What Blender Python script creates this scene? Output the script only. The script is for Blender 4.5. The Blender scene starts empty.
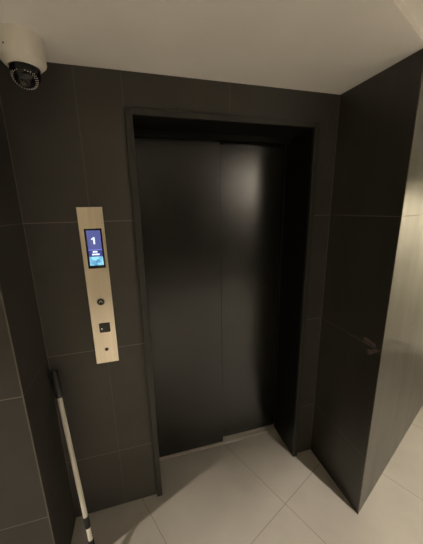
import bpy, bmesh, math, random
from mathutils import Vector, Matrix
random.seed(4)
SC = bpy.context.scene
COL = SC.collection
PI = math.pi

# ---------------------------------------------------------------- dimensions
W = 1.460            # width of the lift recess
DL, DR = 0.269, 0.411  # depth of the left and right return walls
H = 2.143            # recess ceiling
TH = 0.4175          # corridor direction against the lift wall
E = Vector((math.cos(TH), math.sin(TH), 0))
N = Vector((-math.sin(TH), math.cos(TH), 0))
P = Vector((W, -DR, 0))          # front corner of the right-hand wall
PE, PN = P.dot(E), P.dot(N)
Z1, Z2, Z3 = 1.563, 0.963, 0.363
OX0, OX1, OZ = 0.430, 1.345, 2.010   # door frame outer size


def en(e, n, z=0.0):
    return E * e + N * n + Vector((0, 0, z))


# ---------------------------------------------------------------- materials
def new_mat(name):
    m = bpy.data.materials.new(name)
    m.use_nodes = True
    nt = m.node_tree
    b = nt.nodes['Principled BSDF']
    return m, nt, b


def mat(name, col, rough=0.5, metal=0.0, spec=0.5, emis=None, estr=0.0, noise=0.0, nscale=20.0, coat=0.0, stretch=None):
    m, nt, b = new_mat(name)
    b.inputs['Base Color'].default_value = (*col, 1)
    b.inputs['Roughness'].default_value = rough
    b.inputs['Metallic'].default_value = metal
    b.inputs['Specular IOR Level'].default_value = spec
    b.inputs['Coat Weight'].default_value = coat
    if emis:
        b.inputs['Emission Color'].default_value = (*emis, 1)
        b.inputs['Emission Strength'].default_value = estr
    if noise > 0:
        tc = nt.nodes.new('ShaderNodeTexCoord')
        mp = nt.nodes.new('ShaderNodeMapping')
        nz = nt.nodes.new('ShaderNodeTexNoise')
        nz.inputs['Scale'].default_value = nscale
        nz.inputs['Detail'].default_value = 6
        if stretch:
            mp.inputs['Scale'].default_value = stretch
        nt.links.new(tc.outputs['Object'], mp.inputs['Vector'])
        nt.links.new(mp.outputs['Vector'], nz.inputs['Vector'])
        cr = nt.nodes.new('ShaderNodeValToRGB')
        cr.color_ramp.elements[0].position = 0.3
        cr.color_ramp.elements[1].position = 0.7
        cr.color_ramp.elements[0].color = (*[c * (1 - noise) for c in col], 1)
        cr.color_ramp.elements[1].color = (*[min(1, c * (1 + noise)) for c in col], 1)
        nt.links.new(nz.outputs['Fac'], cr.inputs['Fac'])
        nt.links.new(cr.outputs['Color'], b.inputs['Base Color'])
    return m


def math_node(nt, op, a, b=None, c=None):
    nd = nt.nodes.new('ShaderNodeMath')
    nd.operation = op
    for i, v in enumerate((a, b, c)):
        if v is None:
            continue
        if isinstance(v, (int, float)):
            nd.inputs[i].default_value = v
        else:
            nt.links.new(v, nd.inputs[i])
    return nd.outputs[0]


def tile_mat(name, col, grout, lines, rough=0.4, noise=0.2, nscale=3.0, stretch=(1, 1, 1), gw=0.003, spec=0.5, rnoise=0.1, rvar_stretch=None):
    """lines: (axis vector, offset, spacing or None, zmin, zmax)"""
    m, nt, b = new_mat(name)
    b.inputs['Specular IOR Level'].default_value = spec
    tc = nt.nodes.new('ShaderNodeTexCoord')
    co = tc.outputs['Object']
    sep = nt.nodes.new('ShaderNodeSeparateXYZ')
    nt.links.new(co, sep.inputs[0])
    mask = None
    for ax, off, sp, z0, z1, *gs in lines:
        dt = nt.nodes.new('ShaderNodeVectorMath')
        dt.operation = 'DOT_PRODUCT'
        nt.links.new(co, dt.inputs[0])
        dt.inputs[1].default_value = ax
        v = math_node(nt, 'SUBTRACT', dt.outputs['Value'], off)
        if sp:
            v = math_node(nt, 'WRAP', v, sp / 2, -sp / 2)
        v = math_node(nt, 'ABSOLUTE', v)
        v = math_node(nt, 'LESS_THAN', v, gw / 2)
        if z0 is not None:
            v = math_node(nt, 'MULTIPLY', v, math_node(nt, 'GREATER_THAN', sep.outputs[2], z0))
            v = math_node(nt, 'MULTIPLY', v, math_node(nt, 'LESS_THAN', sep.outputs[2], z1))
        if gs:
            v = math_node(nt, 'MULTIPLY', v, gs[0])
        mask = v if mask is None else math_node(nt, 'MAXIMUM', mask, v)
    mp = nt.nodes.new('ShaderNodeMapping')
    mp.inputs['Scale'].default_value = stretch
    nt.links.new(co, mp.inputs['Vector'])
    nz = nt.nodes.new('ShaderNodeTexNoise')
    nz.inputs['Scale'].default_value = nscale
    nz.inputs['Detail'].default_value = 8
    nz.inputs['Roughness'].default_value = 0.6
    nt.links.new(mp.outputs['Vector'], nz.inputs['Vector'])
    cr = nt.nodes.new('ShaderNodeValToRGB')
    cr.color_ramp.elements[0].position = 0.3
    cr.color_ramp.elements[1].position = 0.7
    cr.color_ramp.elements[0].color = (*[c * (1 - noise) for c in col], 1)
    cr.color_ramp.elements[1].color = (*[c * (1 + noise) for c in col], 1)
    nt.links.new(nz.outputs['Fac'], cr.inputs['Fac'])
    mix = nt.nodes.new('ShaderNodeMixRGB')
    nt.links.new(cr.outputs['Color'], mix.inputs[1])
    mix.inputs[2].default_value = (*grout, 1)
    if mask is not None:
        nt.links.new(mask, mix.inputs[0])
    else:
        mix.inputs[0].default_value = 0
    nt.links.new(mix.outputs[0], b.inputs['Base Color'])
    # roughness follows a fine cloudy pattern, grout is matt
    r = math_node(nt, 'MULTIPLY_ADD', nz.outputs['Fac'], rnoise * 2, rough - rnoise)
    if mask is not None:
        r = math_node(nt, 'MAXIMUM', r, math_node(nt, 'MULTIPLY', mask, 0.9))
        bp = nt.nodes.new('ShaderNodeBump')
        bp.inputs['Strength'].default_value = 0.3
        bp.inputs['Distance'].default_value = 0.001
        bp.invert = True
        nt.links.new(mask, bp.inputs['Height'])
        nt.links.new(bp.outputs['Normal'], b.inputs['Normal'])
    nt.links.new(r, b.inputs['Roughness'])
    return m


Zax = (0, 0, 1)
Xax = (1, 0, 0)
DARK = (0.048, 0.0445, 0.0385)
DARK_SHADED = (0.035, 0.032, 0.027)  # same tile as DARK, darkened to stand in for shade on the side walls
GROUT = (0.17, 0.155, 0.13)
horiz = [(Zax, z, None, None, None) for z in (Z1, Z2, Z3)]
M_back = tile_mat('dark_tile_lift_wall', DARK, GROUT, horiz + [
    (Xax, 0.254, None, -1.0, 3.0, 0.35), (Xax, 0.427, None, 2.0, 3.0, 0.35), (Xax, 0.882, None, -1.0, 3.0, 0.35),
    (Xax, 0.0015, None, -1.0, 3.0, 0.6), (Xax, W - 0.0015, None, -1.0, 3.0, 0.6)], rough=0.5, spec=0.3)
M_left = tile_mat('dark_tile_left_wall', DARK_SHADED, GROUT, [(Zax, z, None, None, None) for z in (Z1, Z2, 0.392)], rough=0.5, spec=0.3)
M_right = tile_mat('dark_tile_right_wall', DARK_SHADED, GROUT, horiz + [
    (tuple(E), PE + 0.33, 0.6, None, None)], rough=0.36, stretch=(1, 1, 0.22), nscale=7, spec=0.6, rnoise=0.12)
M_floor = tile_mat('beige_floor_tile', (0.345, 0.327, 0.29), (0.22, 0.205, 0.178), [
    (tuple(E), 0.3155, 0.6, None, None), (tuple(N), -0.6865, 1.2, None, None)], rough=0.42, noise=0.10, nscale=2.5, gw=0.0035, rnoise=0.08)
M_ceil = mat('ceiling_paint', (0.84, 0.82, 0.79), 0.9, noise=0.03, nscale=4)
M_paint = mat('corridor_paint', (0.64, 0.615, 0.48), 0.8, noise=0.04, nscale=3)
M_door = mat('black_door_lacquer', (0.011, 0.0105, 0.0085), 0.23, spec=0.5, noise=0.4, nscale=8, stretch=(1, 1, 0.15))
def brush(m, amount, turn):
    """fine vertical grain: draws highlights out up and down"""
    nt = m.node_tree
    b = nt.nodes['Principled BSDF']
    tg = nt.nodes.new('ShaderNodeTangent')
    tg.direction_type = 'RADIAL'
    tg.axis = 'Z'
    nt.links.new(tg.outputs[0], b.inputs['Tangent'])
    b.inputs['Anisotropic'].default_value = amount
    b.inputs['Anisotropic Rotation'].default_value = turn


brush(M_door, 0.6, 0.25)
M_frame = mat('black_frame_steel', (0.015, 0.015, 0.0115), 0.45, noise=0.15, nscale=30)
M_reveal = mat('black_reveal_lacquer', (0.005, 0.005, 0.004), 0.5, spec=0.15)
M_sill = mat('sill_aluminium', (0.50, 0.48, 0.44), 0.45, metal=0.4, noise=0.15, nscale=60, stretch=(0.1, 1, 1))
M_trim = mat('tile_edge_trim', (0.12, 0.11, 0.095), 0.4, metal=0.6)
M_steel = mat('brushed_steel', (0.86, 0.77, 0.63), 0.30, metal=0.9, noise=0.06, nscale=60, stretch=(1, 1, 0.03))
M_black = mat('black_plastic', (0.010, 0.010, 0.010), 0.45)
M_gloss = mat('black_glass', (0.006, 0.006, 0.008), 0.12)
M_ring = mat('silver_ring', (0.55, 0.5, 0.43), 0.3, metal=0.9)
M_white = mat('camera_white_plastic', (0.76, 0.73, 0.66), 0.45, noise=0.03, nscale=10)
M_dark_hole = mat('screw_hole_dark', (0.05, 0.04, 0.03), 0.8)
M_led = mat('infrared_led_clear', (0.75, 0.73, 0.68), 0.25)
M_lens = mat('lens_grey', (0.03, 0.028, 0.026), 0.25, metal=0.2)
M_pole = mat('pole_white_enamel', (0.72, 0.69, 0.62), 0.4, noise=0.04, nscale=20)
M_grip = mat('black_rubber_grip', (0.008, 0.008, 0.008), 0.6)
M_residue = mat('pink_residue', (0.115, 0.085, 0.078), 0.8, noise=0.3, nscale=120)
M_scr = mat('screen_indigo', (0.02, 0.02, 0.05), 0.3, emis=(0.095, 0.115, 0.35), estr=0.85)
M_scr_dark = mat('screen_navy', (0.02, 0.02, 0.05), 0.3, emis=(0.045, 0.06, 0.30), estr=0.8)
M_scr_white = mat('screen_white', (0.1, 0.1, 0.1), 0.3, emis=(0.80, 0.86, 1.0), estr=1.3)
M_scr_line = mat('screen_line', (0.1, 0.1, 0.1), 0.3, emis=(0.25, 0.28, 0.85), estr=1.0)


def screen_picture_mat():
    m, nt, b = new_mat('screen_picture')
    tc = nt.nodes.new('ShaderNodeTexCoord')
    nz = nt.nodes.new('ShaderNodeTexNoise')
    nz.inputs['Scale'].default_value = 70
    nz.inputs['Detail'].default_value = 3
    nt.links.new(tc.outputs['Object'], nz.inputs['Vector'])
    cr = nt.nodes.new('ShaderNodeValToRGB')
    cr.color_ramp.elements[0].position = 0.36
    cr.color_ramp.elements[1].position = 0.64
    cr.color_ramp.elements[0].color = (0.05, 0.26, 0.50, 1)
    cr.color_ramp.elements[1].color = (0.36, 0.82, 0.98, 1)
    nt.links.new(nz.outputs['Fac'], cr.inputs['Fac'])
    nt.links.new(cr.outputs['Color'], b.inputs['Emission Color'])
    b.inputs['Emission Strength'].default_value = 1.0
    b.inputs['Base Color'].default_value = (0.02, 0.03, 0.04, 1)
    return m


M_pic = screen_picture_mat()
M_lamp = mat('lamp_diffuser', (0.8, 0.75, 0.65), 0.5, emis=(1.0, 0.82, 0.58), estr=5.0)


# ---------------------------------------------------------------- mesh helpers
def add_box(bm, c, s, M=None):
    r = bmesh.ops.create_cube(bm, size=1.0)
    for v in r['verts']:
        v.co = Vector((v.co.x * s[0] + c[0], v.co.y * s[1] + c[1], v.co.z * s[2] + c[2]))
        if M:
            v.co = M @ v.co
    return r['verts']


def bx(bm, x0, x1, y0, y1, z0, z1):
    return add_box(bm, ((x0 + x1) / 2, (y0 + y1) / 2, (z0 + z1) / 2), (x1 - x0, y1 - y0, z1 - z0))


def add_prism(bm, pts, z0, z1):
    lo = [bm.verts.new((p[0], p[1], z0)) for p in pts]
    hi = [bm.verts.new((p[0], p[1], z1)) for p in pts]
    n = len(pts)
    bm.faces.new(lo[::-1])
    bm.faces.new(hi)
    for i in range(n):
        j = (i + 1) % n
        bm.faces.new((lo[i], lo[j], hi[j], hi[i]))


def add_prism_y(bm, pts, y0, y1):
    """outline in x,z pushed through y (front face at y0)"""
    a = [bm.verts.new((p[0], y0, p[1])) for p in pts]
    b = [bm.verts.new((p[0], y1, p[1])) for p in pts]
    n = len(pts)
    bm.faces.new(a)
    bm.faces.new(b[::-1])
    for i in range(n):
        j = (i + 1) % n
        bm.faces.new((a[j], a[i], b[i], b[j]))


def add_lathe(bm, prof, n=48, M=None):
    """prof: (radius, height) list, turned about z"""
    rings = []
    for r, z in prof:
        if r < 1e-6:
            v = bm.verts.new((0, 0, z))
            rings.append([v])
        else:
            rings.append([bm.verts.new((r * math.cos(2 * PI * k / n), r * math.sin(2 * PI * k / n), z)) for k in range(n)])
    vs = [v for r in rings for v in r]
    for a, b in zip(rings[:-1], rings[1:]):
        for k in range(n):
            q = (k + 1) % n
            if len(a) == 1 and len(b) == 1:
                continue
            if len(a) == 1:
                bm.faces.new((a[0], b[q], b[k]))
            elif len(b) == 1:
                bm.faces.new((a[k], a[q], b[0]))
            else:
                bm.faces.new((a[k], a[q], b[q], b[k]))
    if M:
        for v in vs:
            v.co = M @ v.co
    return vs


def obj(name, bm, m, parent=None, bevel=0.0, smooth=False, seg=2):
    bmesh.ops.recalc_face_normals(bm, faces=bm.faces)
    me = bpy.data.meshes.new(name)
    bm.to_mesh(me)
    bm.free()
    me.materials.append(m)
    o = bpy.data.objects.new(name, me)
    COL.objects.link(o)
    if smooth:
        for f in me.polygons:
            f.use_smooth = True
        ms = o.modifiers.new('edges', 'EDGE_SPLIT')
        ms.split_angle = math.radians(40)
    if bevel > 0:
        b = o.modifiers.new('bevel', 'BEVEL')
        b.width = bevel
        b.segments = seg
        b.limit_method = 'ANGLE'
    if parent:
        o.parent = parent
    return o


def thing(name, label, cat, loc=(0, 0, 0), group=None):
    o = bpy.data.objects.new(name, None)
    o.empty_display_size = 0.05
    COL.objects.link(o)
    o.location = loc
    o['label'] = label
    o['category'] = cat
    if group:
        o['group'] = group
    return o


def tag(o, label, cat, group=None):
    o['label'] = label
    o['category'] = cat
    if group:
        o['group'] = group
    return o


def struct(name, bm, m, label, cat, bevel=0.0):
    o = obj(name, bm, m, bevel=bevel)
    o['kind'] = 'structure'
    o['label'] = label
    o['category'] = cat
    return o


# ---------------------------------------------------------------- setting
E0, E1, N0, N1 = -2.3, 3.77, -4.4, 1.2
CH = H + 0.022      # the corridor ceiling sits a finger's width higher

bm = bmesh.new()
add_prism(bm, [en(E0 - .1, N0 - .1), en(E1 + .1, N0 - .1), en(E1 + .1, N1), en(E0 - .1, N1)], -0.1, 0.0)
struct('floor', bm, M_floor, 'pale beige square floor tiles laid askew to the lift wall', 'floor')

bm = bmesh.new()
add_prism(bm, [en(E0 - .1, PN), en(E1 + .1, PN), en(E1 + .1, N1), en(E0 - .1, N1)], H, H + 0.15)
struct('ceiling', bm, M_ceil, 'off-white ceiling of the lift recess', 'ceiling')
bm = bmesh.new()
add_prism(bm, [en(E0 - .1, N0 - .1), en(E1 + .1, N0 - .1), en(E1 + .1, PN), en(E0 - .1, PN)], CH, CH + 0.15)
struct('ceiling_corridor', bm, M_ceil, 'off-white corridor ceiling a step above the recess ceiling', 'ceiling')

bm = bmesh.new()   # lift wall around the opening
bx(bm, 0, OX0 + .01, 0, 0.32, 0, H)
bx(bm, OX1 - .01, W, 0, 0.32, 0, H)
bx(bm, OX0 + .01, OX1 - .01, 0, 0.32, OZ - .01, H)
struct('wall_back', bm, M_back, 'dark tiled wall around the lift door', 'wall')

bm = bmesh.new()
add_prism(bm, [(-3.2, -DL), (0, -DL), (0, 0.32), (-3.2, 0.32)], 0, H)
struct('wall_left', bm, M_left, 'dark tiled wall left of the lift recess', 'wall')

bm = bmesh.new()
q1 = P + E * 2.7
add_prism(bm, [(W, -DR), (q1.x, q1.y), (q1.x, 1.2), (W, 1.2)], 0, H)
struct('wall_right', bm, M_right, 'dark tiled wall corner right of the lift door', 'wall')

bm = bmesh.new()   # metal edging of the two outer tile corners
for cx, cy in ((W, -DR),):
    t = 0.0035
    c = P
    a = c + Vector((-0.0008, 0.004, 0)); d = c + E * 0.004 - N * 0.0008
    add_prism(bm, [(c.x - .0012, c.y - .0006), (d.x, d.y), (c.x + .004, c.y + .006), (a.x, a.y)], 0, H)
struct('trim_1', bm, M_trim, 'thin metal edge strip on the right tile corner', 'trim')
bm = bmesh.new()
bx(bm, -0.0035, 0.0008, -DL - 0.0008, -DL + 0.0035, 0, H)
struct('trim_2', bm, M_trim, 'thin metal edge strip on the left tile corner', 'trim')

# the rest of the corridor, behind and beside the camera
for nm, a, b, lb in (('wall_front', en(E0, N0), en(E1, N0), 'dark tiled corridor wall opposite the lift'),
                     ('wall_far_right', en(E1, N0), en(E1, N1), 'painted corridor end wall on the right'),
                     ('wall_far_left', en(E0, N0), en(E0, N1), 'painted corridor end wall on the left')):
    bm = bmesh.new()
    d = (b - a).normalized()
    out = Vector((d.y, -d.x, 0)) * 0.1
    mid = en((E0 + E1) / 2, (N0 + N1) / 2)
    if out.dot((a + b) / 2 - mid) < 0:
        out = -out
    add_prism(bm, [a, b, b + out, a + out], 0, CH)
    struct(nm, bm, M_left if nm == 'wall_front' else M_paint, lb, 'wall')

# ---------------------------------------------------------------- lift door
t = thing('elevator_door', 'black two-leaf sliding lift door in its black metal frame', 'elevator door', ((OX0 + OX1) / 2, 0.1, 0))
ox = -t.location.x
oy = -t.location.y


def lb(bm, x0, x1, y0, y1, z0, z1):
    bx(bm, x0 + ox, x1 + ox, y0 + oy, y1 + oy, z0, z1)


CW = 0.030
bm = bmesh.new()
lb(bm, OX0, OX0 + CW, -0.018, 0.0, 0, OZ)
lb(bm, OX1 - CW, OX1, -0.018, 0.0, 0, OZ)
lb(bm, OX0 + CW, OX1 - CW, -0.018, 0.0, OZ - CW + .004, OZ)
obj('door_frame', bm, M_frame, t, bevel=0.002)
bm = bmesh.new()
lb(bm, OX0 + .012, OX0 + CW - .001, 0.0, 0.24, 0, OZ)
lb(bm, OX1 - CW + .001, OX1 - .012, 0.0, 0.24, 0, OZ)
lb(bm, OX0 + CW - .001, OX1 - CW + .001, 0.0, 0.24, OZ - CW + .005, OZ)
lb(bm, OX0 + CW - .001, OX1 - CW + .001, 0.188, 0.218, 1.958, OZ - CW + .005)
obj('frame_lining', bm, M_reveal, t)
bm = bmesh.new()
lb(bm, OX0 + CW - .002, 0.906, 0.222, 0.252, 0.008, OZ - .01)
obj('door_panel', bm, M_door, t, bevel=0.0025)
bm = bmesh.new()
lb(bm, 0.860, OX1 - CW + .002, 0.258, 0.288, 0.008, OZ - .01)
obj('door_panel', bm, M_door, t, bevel=0.0025)
bm = bmesh.new()   # grooved sill
lb(bm, OX0 + CW, OX1 - CW, 0.206, 0.30, 0.0, 0.003)
for yy in (0.206, 0.216, 0.246, 0.2535):
    lb(bm, OX0 + CW, OX1 - CW, yy, yy + 0.004, 0.003, 0.0055)
obj('sill', bm, M_sill, t)
bm = bmesh.new()   # dark closing strip behind the leaves, over the shaft
lb(bm, OX0 + CW, OX1 - CW, 0.30, 0.318, 0, OZ)
obj('shaft_screen', bm, M_black, t)

# ---------------------------------------------------------------- call panel
PX = 0.254
t = thing('call_panel', 'tall brushed steel lift call panel with blue screen on dark tiles', 'control panel', (PX, 0.0, 0.8925))
zb = t.location.z
bm = bmesh.new()
bx(bm, -0.0505, 0.0505, -0.004, 0.0, 0, 0.731)
obj('faceplate', bm, M_steel, t, bevel=0.0012)


def cyl_y(bm, x, z, r, y0, y1, n=40, r2=None):
    M = Matrix.Translation((x, y0, z)) @ Matrix.Rotation(PI / 2, 4, 'X')
    d = y0 - y1
    add_lathe(bm, [(0, 0), (r, 0), (r if r2 is None else r2, d), (0, d)], n, M)


def torus_y(bm, x, z, R, r, y, n=48, k=10):
    prof = [(R + r * math.cos(2 * PI * i / k), r * math.sin(2 * PI * i / k)) for i in range(k + 1)]
    M = Matrix.Translation((x, y, z)) @ Matrix.Rotation(PI / 2, 4, 'X')
    add_lathe(bm, prof, n, M)


F = -0.004
# screen with its picture
sx0, sx1, sz0, sz1 = 0.222 - PX, 0.2925 - PX, 1.360 - zb, 1.534 - zb
bm = bmesh.new()
bx(bm, sx0, sx1, F - 0.0015, F + 0.001, sz0, sz1)
scr = obj('screen', bm, M_gloss, t, bevel=0.0008)
ax0, ax1 = sx0 + 0.0085, sx1 - 0.0065
Y0, Y1 = F - 0.0021, F - 0.0014
sh = sz1 - sz0


def zz(f):      # fraction from the top of the screen
    return sz1 - f * sh


bm = bmesh.new()
bx(bm, ax0, ax1, Y0, Y1, zz(0.52), zz(0.045))
obj('floor_display', bm, M_scr, scr)
bm = bmesh.new()
bx(bm, ax0, ax1, Y0, Y1, zz(0.70), zz(0.535))
obj('text_band', bm, M_scr_dark, scr)
bm = bmesh.new()
bx(bm, ax0, ax1, Y0 - .0003, Y1, zz(0.535), zz(0.52))
obj('divider_line', bm, M_scr_line, scr)
bm = bmesh.new()
bx(bm, ax0, ax1, Y0, Y1, zz(0.925), zz(0.70))
obj('picture', bm, M_pic, scr)
bm = bmesh.new()
cx, cz = (ax0 + ax1) / 2 - 0.001, zz(0.30)
pts = [(-.0105, .0085), (-.0105, .0035), (-.003, .0072), (-.003, -.0150), (.0038, -.0150), (.0038, .0150), (-.002, .0150)]
add_prism_y(bm, [(cx + a, cz + b) for a, b in pts[::-1]], Y0 - .0004, Y1)
bm2 = bm
obj('digit', bm2, M_scr_white, scr)
bm = bmesh.new()   # two short lines of small illegible print
for f, x0, ws in ((0.575, 0.017, (.006, .005, .006)), (0.640, 0.013, (.009, .004, .010, .005))):
    x = ax0 + x0
    for w in ws:
        bx(bm, x, x + w, Y0 - .0003, Y1, zz(f + .022), zz(f - .018))
        x += w + 0.0008
obj('text_lines', bm, M_scr_white, scr)

# call button with arrow
bz = 1.203 - zb
bm = bmesh.new()
cyl_y(bm, 0.001, bz, 0.0155, F, F - 0.003)
btn = obj('call_button', bm, M_black, t, smooth=True)
bm = bmesh.new()
torus_y(bm, 0.001, bz, 0.0164, 0.0022, F - 0.0012)
obj('ring', bm, M_ring, btn, smooth=True)
bm = bmesh.new()
pts = [(-.0075, -.004), (0, .0045), (.0075, -.004), (.0075, -.0005), (0, .008), (-.0075, -.0005)]
add_prism_y(bm, [(0.001 + a, bz - .001 + b) for a, b in pts], F - 0.0036, F - 0.002)
obj('arrow', bm, mat('arrow_grey', (0.6, 0.57, 0.5), 0.5), btn)

# card reader window
rz = 1.0745 - zb
bm = bmesh.new()
h = 0.0238
c = 0.0035
pts = [(-h + c, -h), (h - c, -h), (h, -h + c), (h, h), (-h + c, h), (-h, h - c), (-h, -h + c)]
add_prism_y(bm, [(0.0045 + a, rz + b) for a, b in pts], F - 0.0018, F + 0.001)
rd = obj('card_reader', bm, mat('reader_smoked', (0.018, 0.016, 0.012), 0.3), t, bevel=0.0006)
bm = bmesh.new()
cyl_y(bm, -0.0085, rz - 0.0045, 0.0034, F - 0.0016, F - 0.0026, 20)
obj('indicator_light', bm, mat('indicator_pale', (0.5, 0.5, 0.4), 0.3, emis=(0.75, 0.8, 0.6), estr=0.35), rd)

# key switch
kz = 0.963 - zb
bm = bmesh.new()
cyl_y(bm, 0.0015, kz, 0.0085, F, F - 0.002, 32)
ks = obj('key_switch', bm, mat('key_switch_dark', (0.03, 0.026, 0.02), 0.35, metal=0.5), t, smooth=True)
bm = bmesh.new()
bx(bm, 0.0005, 0.0025, F - 0.0025, F - 0.0015, kz - 0.005, kz + 0.005)
obj('keyway', bm, M_black, ks)

# ---------------------------------------------------------------- security camera
DCX, DCY = 0.135, -0.143
t = thing('ceiling_camera', 'white ceiling-mounted dome security camera with dark lens bubble', 'security camera', (DCX, DCY, H))
bm = bmesh.new()
R = 0.064
add_lathe(bm, [(0, 0), (R, 0), (R, -0.068), (R - 0.0015, -0.072), (R - 0.016, -0.087), (R - 0.019, -0.088), (R - 0.021, -0.085), (R - 0.021, -0.060), (0, -0.060)], 72)
obj('housing', bm, M_white, t, smooth=True)
bm = bmesh.new()
rd_ = 0.0425
prof = [(rd_, -0.078)] + [(rd_ * math.cos(a), -0.101 - rd_ * math.sin(a) * 0.98) for a in [PI / 2 * k / 14 for k in range(15)]]
prof[-1] = (0, prof[-1][1])
add_lathe(bm, prof, 64)
DOME_C = Vector((0, 0, -0.101))
dome = obj('dome', bm, M_gloss, t, smooth=True)
# ring of infrared LEDs and the lens, looking out towards the room
view = Vector((0.0, -0.60, -0.80)).normalized()
rot = view.to_track_quat('Z', 'Y').to_matrix().to_4x4()
bm = bmesh.new()
for row, (ang, cnt) in enumerate(((0.80, 26), (0.90, 30), (1.0, 34))):
    for k in range(cnt):
        a = 2 * PI * k / cnt + row * 0.13
        d = Vector((math.sin(ang) * math.cos(a), math.sin(ang) * math.sin(a), math.cos(ang)))
        pos = DOME_C + (rot.to_3x3() @ d) * (rd_ + 0.0003)
        if pos.z > -0.107:
            continue
        bmesh.ops.create_icosphere(bm, subdivisions=1, radius=0.0014, matrix=Matrix.Translation(pos))
obj('led_ring', bm, M_led, t)
bm = bmesh.new()
q = Matrix.Translation(DOME_C + view * (rd_ - 0.004)) @ rot
add_lathe(bm, [(0.0, 0.0), (0.017, 0.0), (0.0165, 0.005), (0.012, 0.0062), (0.010, 0.005), (0, 0.0052)], 40, q)
obj('lens', bm, M_lens, t, smooth=True)
for az, hz_, rr in ((math.radians(-118), -0.048, 0.0030), (math.radians(-22), -0.030, 0.0065)):
    bm = bmesh.new()
    d = Vector((math.cos(az), math.sin(az), 0))
    q = Matrix.Translation(d * (R - 0.001) + Vector((0, 0, hz_))) @ d.to_track_quat('Z', 'Y').to_matrix().to_4x4()
    add_lathe(bm, [(0, 0), (rr, 0), (rr * 0.9, 0.0014), (0, 0.0014)], 24, q)
    obj('screw_hole' if rr < .004 else 'screw_plug', bm, M_dark_hole if rr < .004 else M_white, t, smooth=True)

# ---------------------------------------------------------------- pole
PT = Vector((0.026, -0.027, 0.905))
PB = Vector((0.164, -0.328, 0.0))
t = thing('telescopic_pole', 'white telescopic pole with black grip leaning in left dark corner', 'pole', PB)
ax = (PT - PB)
L = ax.length
rot = ax.to_track_quat('Z', 'Y').to_matrix().to_4x4()


def pole_part(name, s0, s1, r0, r1, m, cap=0.003):
    """s = fraction from the top"""
    a, b = L * (1 - s1), L * (1 - s0)
    bm = bmesh.new()
    add_lathe(bm, [(0, a), (r0 - cap * .5, a), (r0, a + cap), (r1, b - cap), (r1 - cap * .5, b), (0, b)], 28, rot)
    return obj(name, bm, m, t, smooth=True)


S_GRIP, S_T1, S_COL, S_T2 = 0.125, 0.685, 0.730, 0.790
pole_part('grip', 0.0, S_GRIP, 0.0180, 0.0150, M_grip, 0.006)
pole_part('outer_tube', S_GRIP - .01, S_T1, 0.0100, 0.0100, M_pole)
pole_part('locking_collar', S_T1 - .004, S_COL, 0.0125, 0.0125, M_grip)
pole_part('inner_tube', S_COL - .004, S_T2, 0.0092, 0.0092, M_pole)
pole_part('foot', S_T2 - .004, 1.0, 0.0120, 0.0120, M_grip)

# ---------------------------------------------------------------- pinkish residue on the right wall
def residue(name, pts, label):
    bm = bmesh.new()
    vs = [bm.verts.new((W - 0.0014, y, z)) for y, z in pts]
    f = bm.faces.new(vs)
    ex = bmesh.ops.extrude_face_region(bm, geom=[f])
    for v in ex['geom']:
        if isinstance(v, bmesh.types.BMVert):
            v.co.x = W + 0.0004
    tag(obj(name, bm, M_residue), label, 'mark', 'pinkish tape scraps on the right wall')


residue('tape_scrap', [(-.308, .984), (-.322, .992), (-.345, .990), (-.368, .984), (-.380, .974), (-.374, .968), (-.350, .973), (-.325, .972), (-.312, .976)],
        'long pinkish tape scrap above the grout line on right dark wall')
residue('tape_scrap', [(-.338, .940), (-.352, .943), (-.366, .955), (-.384, .958), (-.388, .950), (-.372, .936), (-.356, .917), (-.343, .918)],
        'shorter pinkish tape scrap below the grout line on right dark wall')

# ---------------------------------------------------------------- corridor lamps, most of them added for fill
LCOL = (1.0, 0.885, 0.745)


def add_light(kind, t, loc, energy, size):
    ld = bpy.data.lights.new('lamp_light', kind)
    ld.energy = energy
    ld.color = LCOL
    ld.shadow_soft_size = size
    lo = bpy.data.objects.new('lamp_light', ld)
    COL.objects.link(lo)
    lo.parent = t
    lo.location = loc
    return ld, lo


def lamp(pos, beam, cone, blend, spill, label, size=0.03, aim=None):
    """recessed downlight: its beam, and the glow of its opal face to the sides"""
    t = thing('ceiling_light', label, 'ceiling light', (pos[0], pos[1], CH), 'corridor ceiling lights')
    bm = bmesh.new()
    add_lathe(bm, [(0.050, 0), (0.062, 0), (0.062, -0.006), (0.050, -0.006), (0.050, 0)], 48)
    obj('trim_ring', bm, M_white, t, smooth=True)
    bm = bmesh.new()
    add_lathe(bm, [(0, 0), (0.049, 0), (0.049, -0.003), (0, -0.003)], 48)
    obj('diffuser', bm, M_lamp, t)
    ld, lo = add_light('SPOT', t, (0, 0, -0.03), beam, size)
    ld.spot_size = math.radians(cone)
    ld.spot_blend = blend
    if aim:
        d = Vector(aim) - Vector((pos[0], pos[1], CH - 0.03))
        lo.rotation_euler = d.to_track_quat('-Z', 'Y').to_euler()
    if spill:
        add_light('POINT', t, (0, 0, -0.07), spill, 0.03)
    return t


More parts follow.
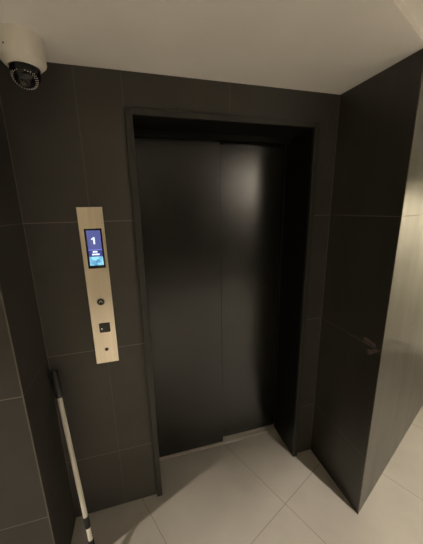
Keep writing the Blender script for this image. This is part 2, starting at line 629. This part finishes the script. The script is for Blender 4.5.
LA = P + Vector((0.31, -0.95, 0)).normalized() * 1.7
LBp = Vector((0, -DL, 0)) - E * 1.0
LC, LD, LE, LF = en(E1 - 0.5, -1.5), en(0.2, -2.8), en(1.7, -3.3), en(-1.3, -1.5)
LIGHTS = [255, 0, 112, 0, 480, 0, 90, 40, 190, 500, 35]
lamp((LA.x, LA.y), LIGHTS[0], 100, 0.3, LIGHTS[1], 'round ceiling light in the corridor before the right tile corner', size=0.012)
lamp((LBp.x, LBp.y), LIGHTS[2], 92, 0.35, LIGHTS[3], 'round ceiling light in the corridor close by the left tile corner', size=0.02)
lamp((LC.x, LC.y), LIGHTS[4], 64, 1.0, LIGHTS[5], 'added lamp near the right corridor end for sheen on the tiles', size=0.03, aim=en(E1, -1.5, 1.2))  # added lamp: washes the end wall that the right tile face mirrors
lamp((LD.x, LD.y), LIGHTS[6], 82, 0.4, 0, 'added fill lamp in the corridor straight before the lift door', size=0.03)  # added fill: its floor bounce lifts the ceiling
lamp((LE.x, LE.y), LIGHTS[7], 82, 0.4, 0, 'added fill lamp by the wall opposite the lift', size=0.03)  # added fill, more bounce off the corridor floor
lamp((LF.x, LF.y), LIGHTS[8], 82, 0.4, 0, 'added fill lamp near the left corridor end', size=0.03)  # added to brighten the left tile face


def fill_sconce(e, energy, label):
    """unseen half-round bowl light, added as fill, throwing its light up the wall behind the viewer"""
    p = en(e, N0, 1.72)
    t = thing('added_wall_light', label, 'wall light', p, 'added bowl lights opposite the lift')
    t.rotation_euler = (0, 0, TH)
    bm = bmesh.new()
    for k in range(1):
        prof = [(0.012, 0.0), (0.06, 0.02), (0.105, 0.08), (0.12, 0.13), (0.112, 0.13), (0.098, 0.085), (0.055, 0.03), (0.0, 0.012)]
        vs = add_lathe(bm, [(0, 0)] + prof, 48)
        for v in vs:
            v.co.y += 0.122
    obj('bowl', bm, M_white, t, smooth=True)
    bm = bmesh.new()
    bx(bm, -0.03, 0.03, 0.0, 0.03, 0.04, 0.12)
    obj('bracket', bm, M_ring, t, bevel=0.003)
    add_light('POINT', t, (0, 0.122, 0.09), energy, 0.03)
    return t


fill_sconce(1.12, LIGHTS[9], 'added bowl light opposite the lift door for ceiling and door sheen')  # added: brightens the ceiling and gives the door its soft highlight
fill_sconce(-1.5, LIGHTS[10], 'added bowl light nearer the left corridor end for panel sheen')  # added for the gleam at the top of the call panel

# ---------------------------------------------------------------- world, camera
w = bpy.data.worlds.new('World')
SC.world = w
w.use_nodes = True
w.node_tree.nodes['Background'].inputs[0].default_value = (0.02, 0.018, 0.015, 1)
w.node_tree.nodes['Background'].inputs[1].default_value = 1.0

cd = bpy.data.cameras.new('Camera')
cam = bpy.data.objects.new('Camera', cd)
COL.objects.link(cam)
fwd = Vector((0.25713704274479365, 0.9379995589446776, -0.2324593914387041))
rt = Vector((0.9631216253267696, -0.26846812751222243, -0.017933190959861258))
up = Vector((0.07922926275300018, 0.21927537921452, 0.972440760146316))
Mx = Matrix((rt, up, -fwd)).transposed().to_4x4()
Mx.translation = Vector((0.4430114, -1.2420094, 1.6065438))
cam.matrix_world = Mx
cd.sensor_fit = 'HORIZONTAL'
cd.sensor_width = 36.0
cd.lens = 263.784 / 423.0 * 36.0
cd.clip_start = 0.02
SC.camera = cam

SC.view_settings.view_transform = 'Standard'
SC.view_settings.look = 'None'
SC.view_settings.exposure = 0.08
SC.view_settings.gamma = 1.0
SC.view_settings.use_curve_mapping = False
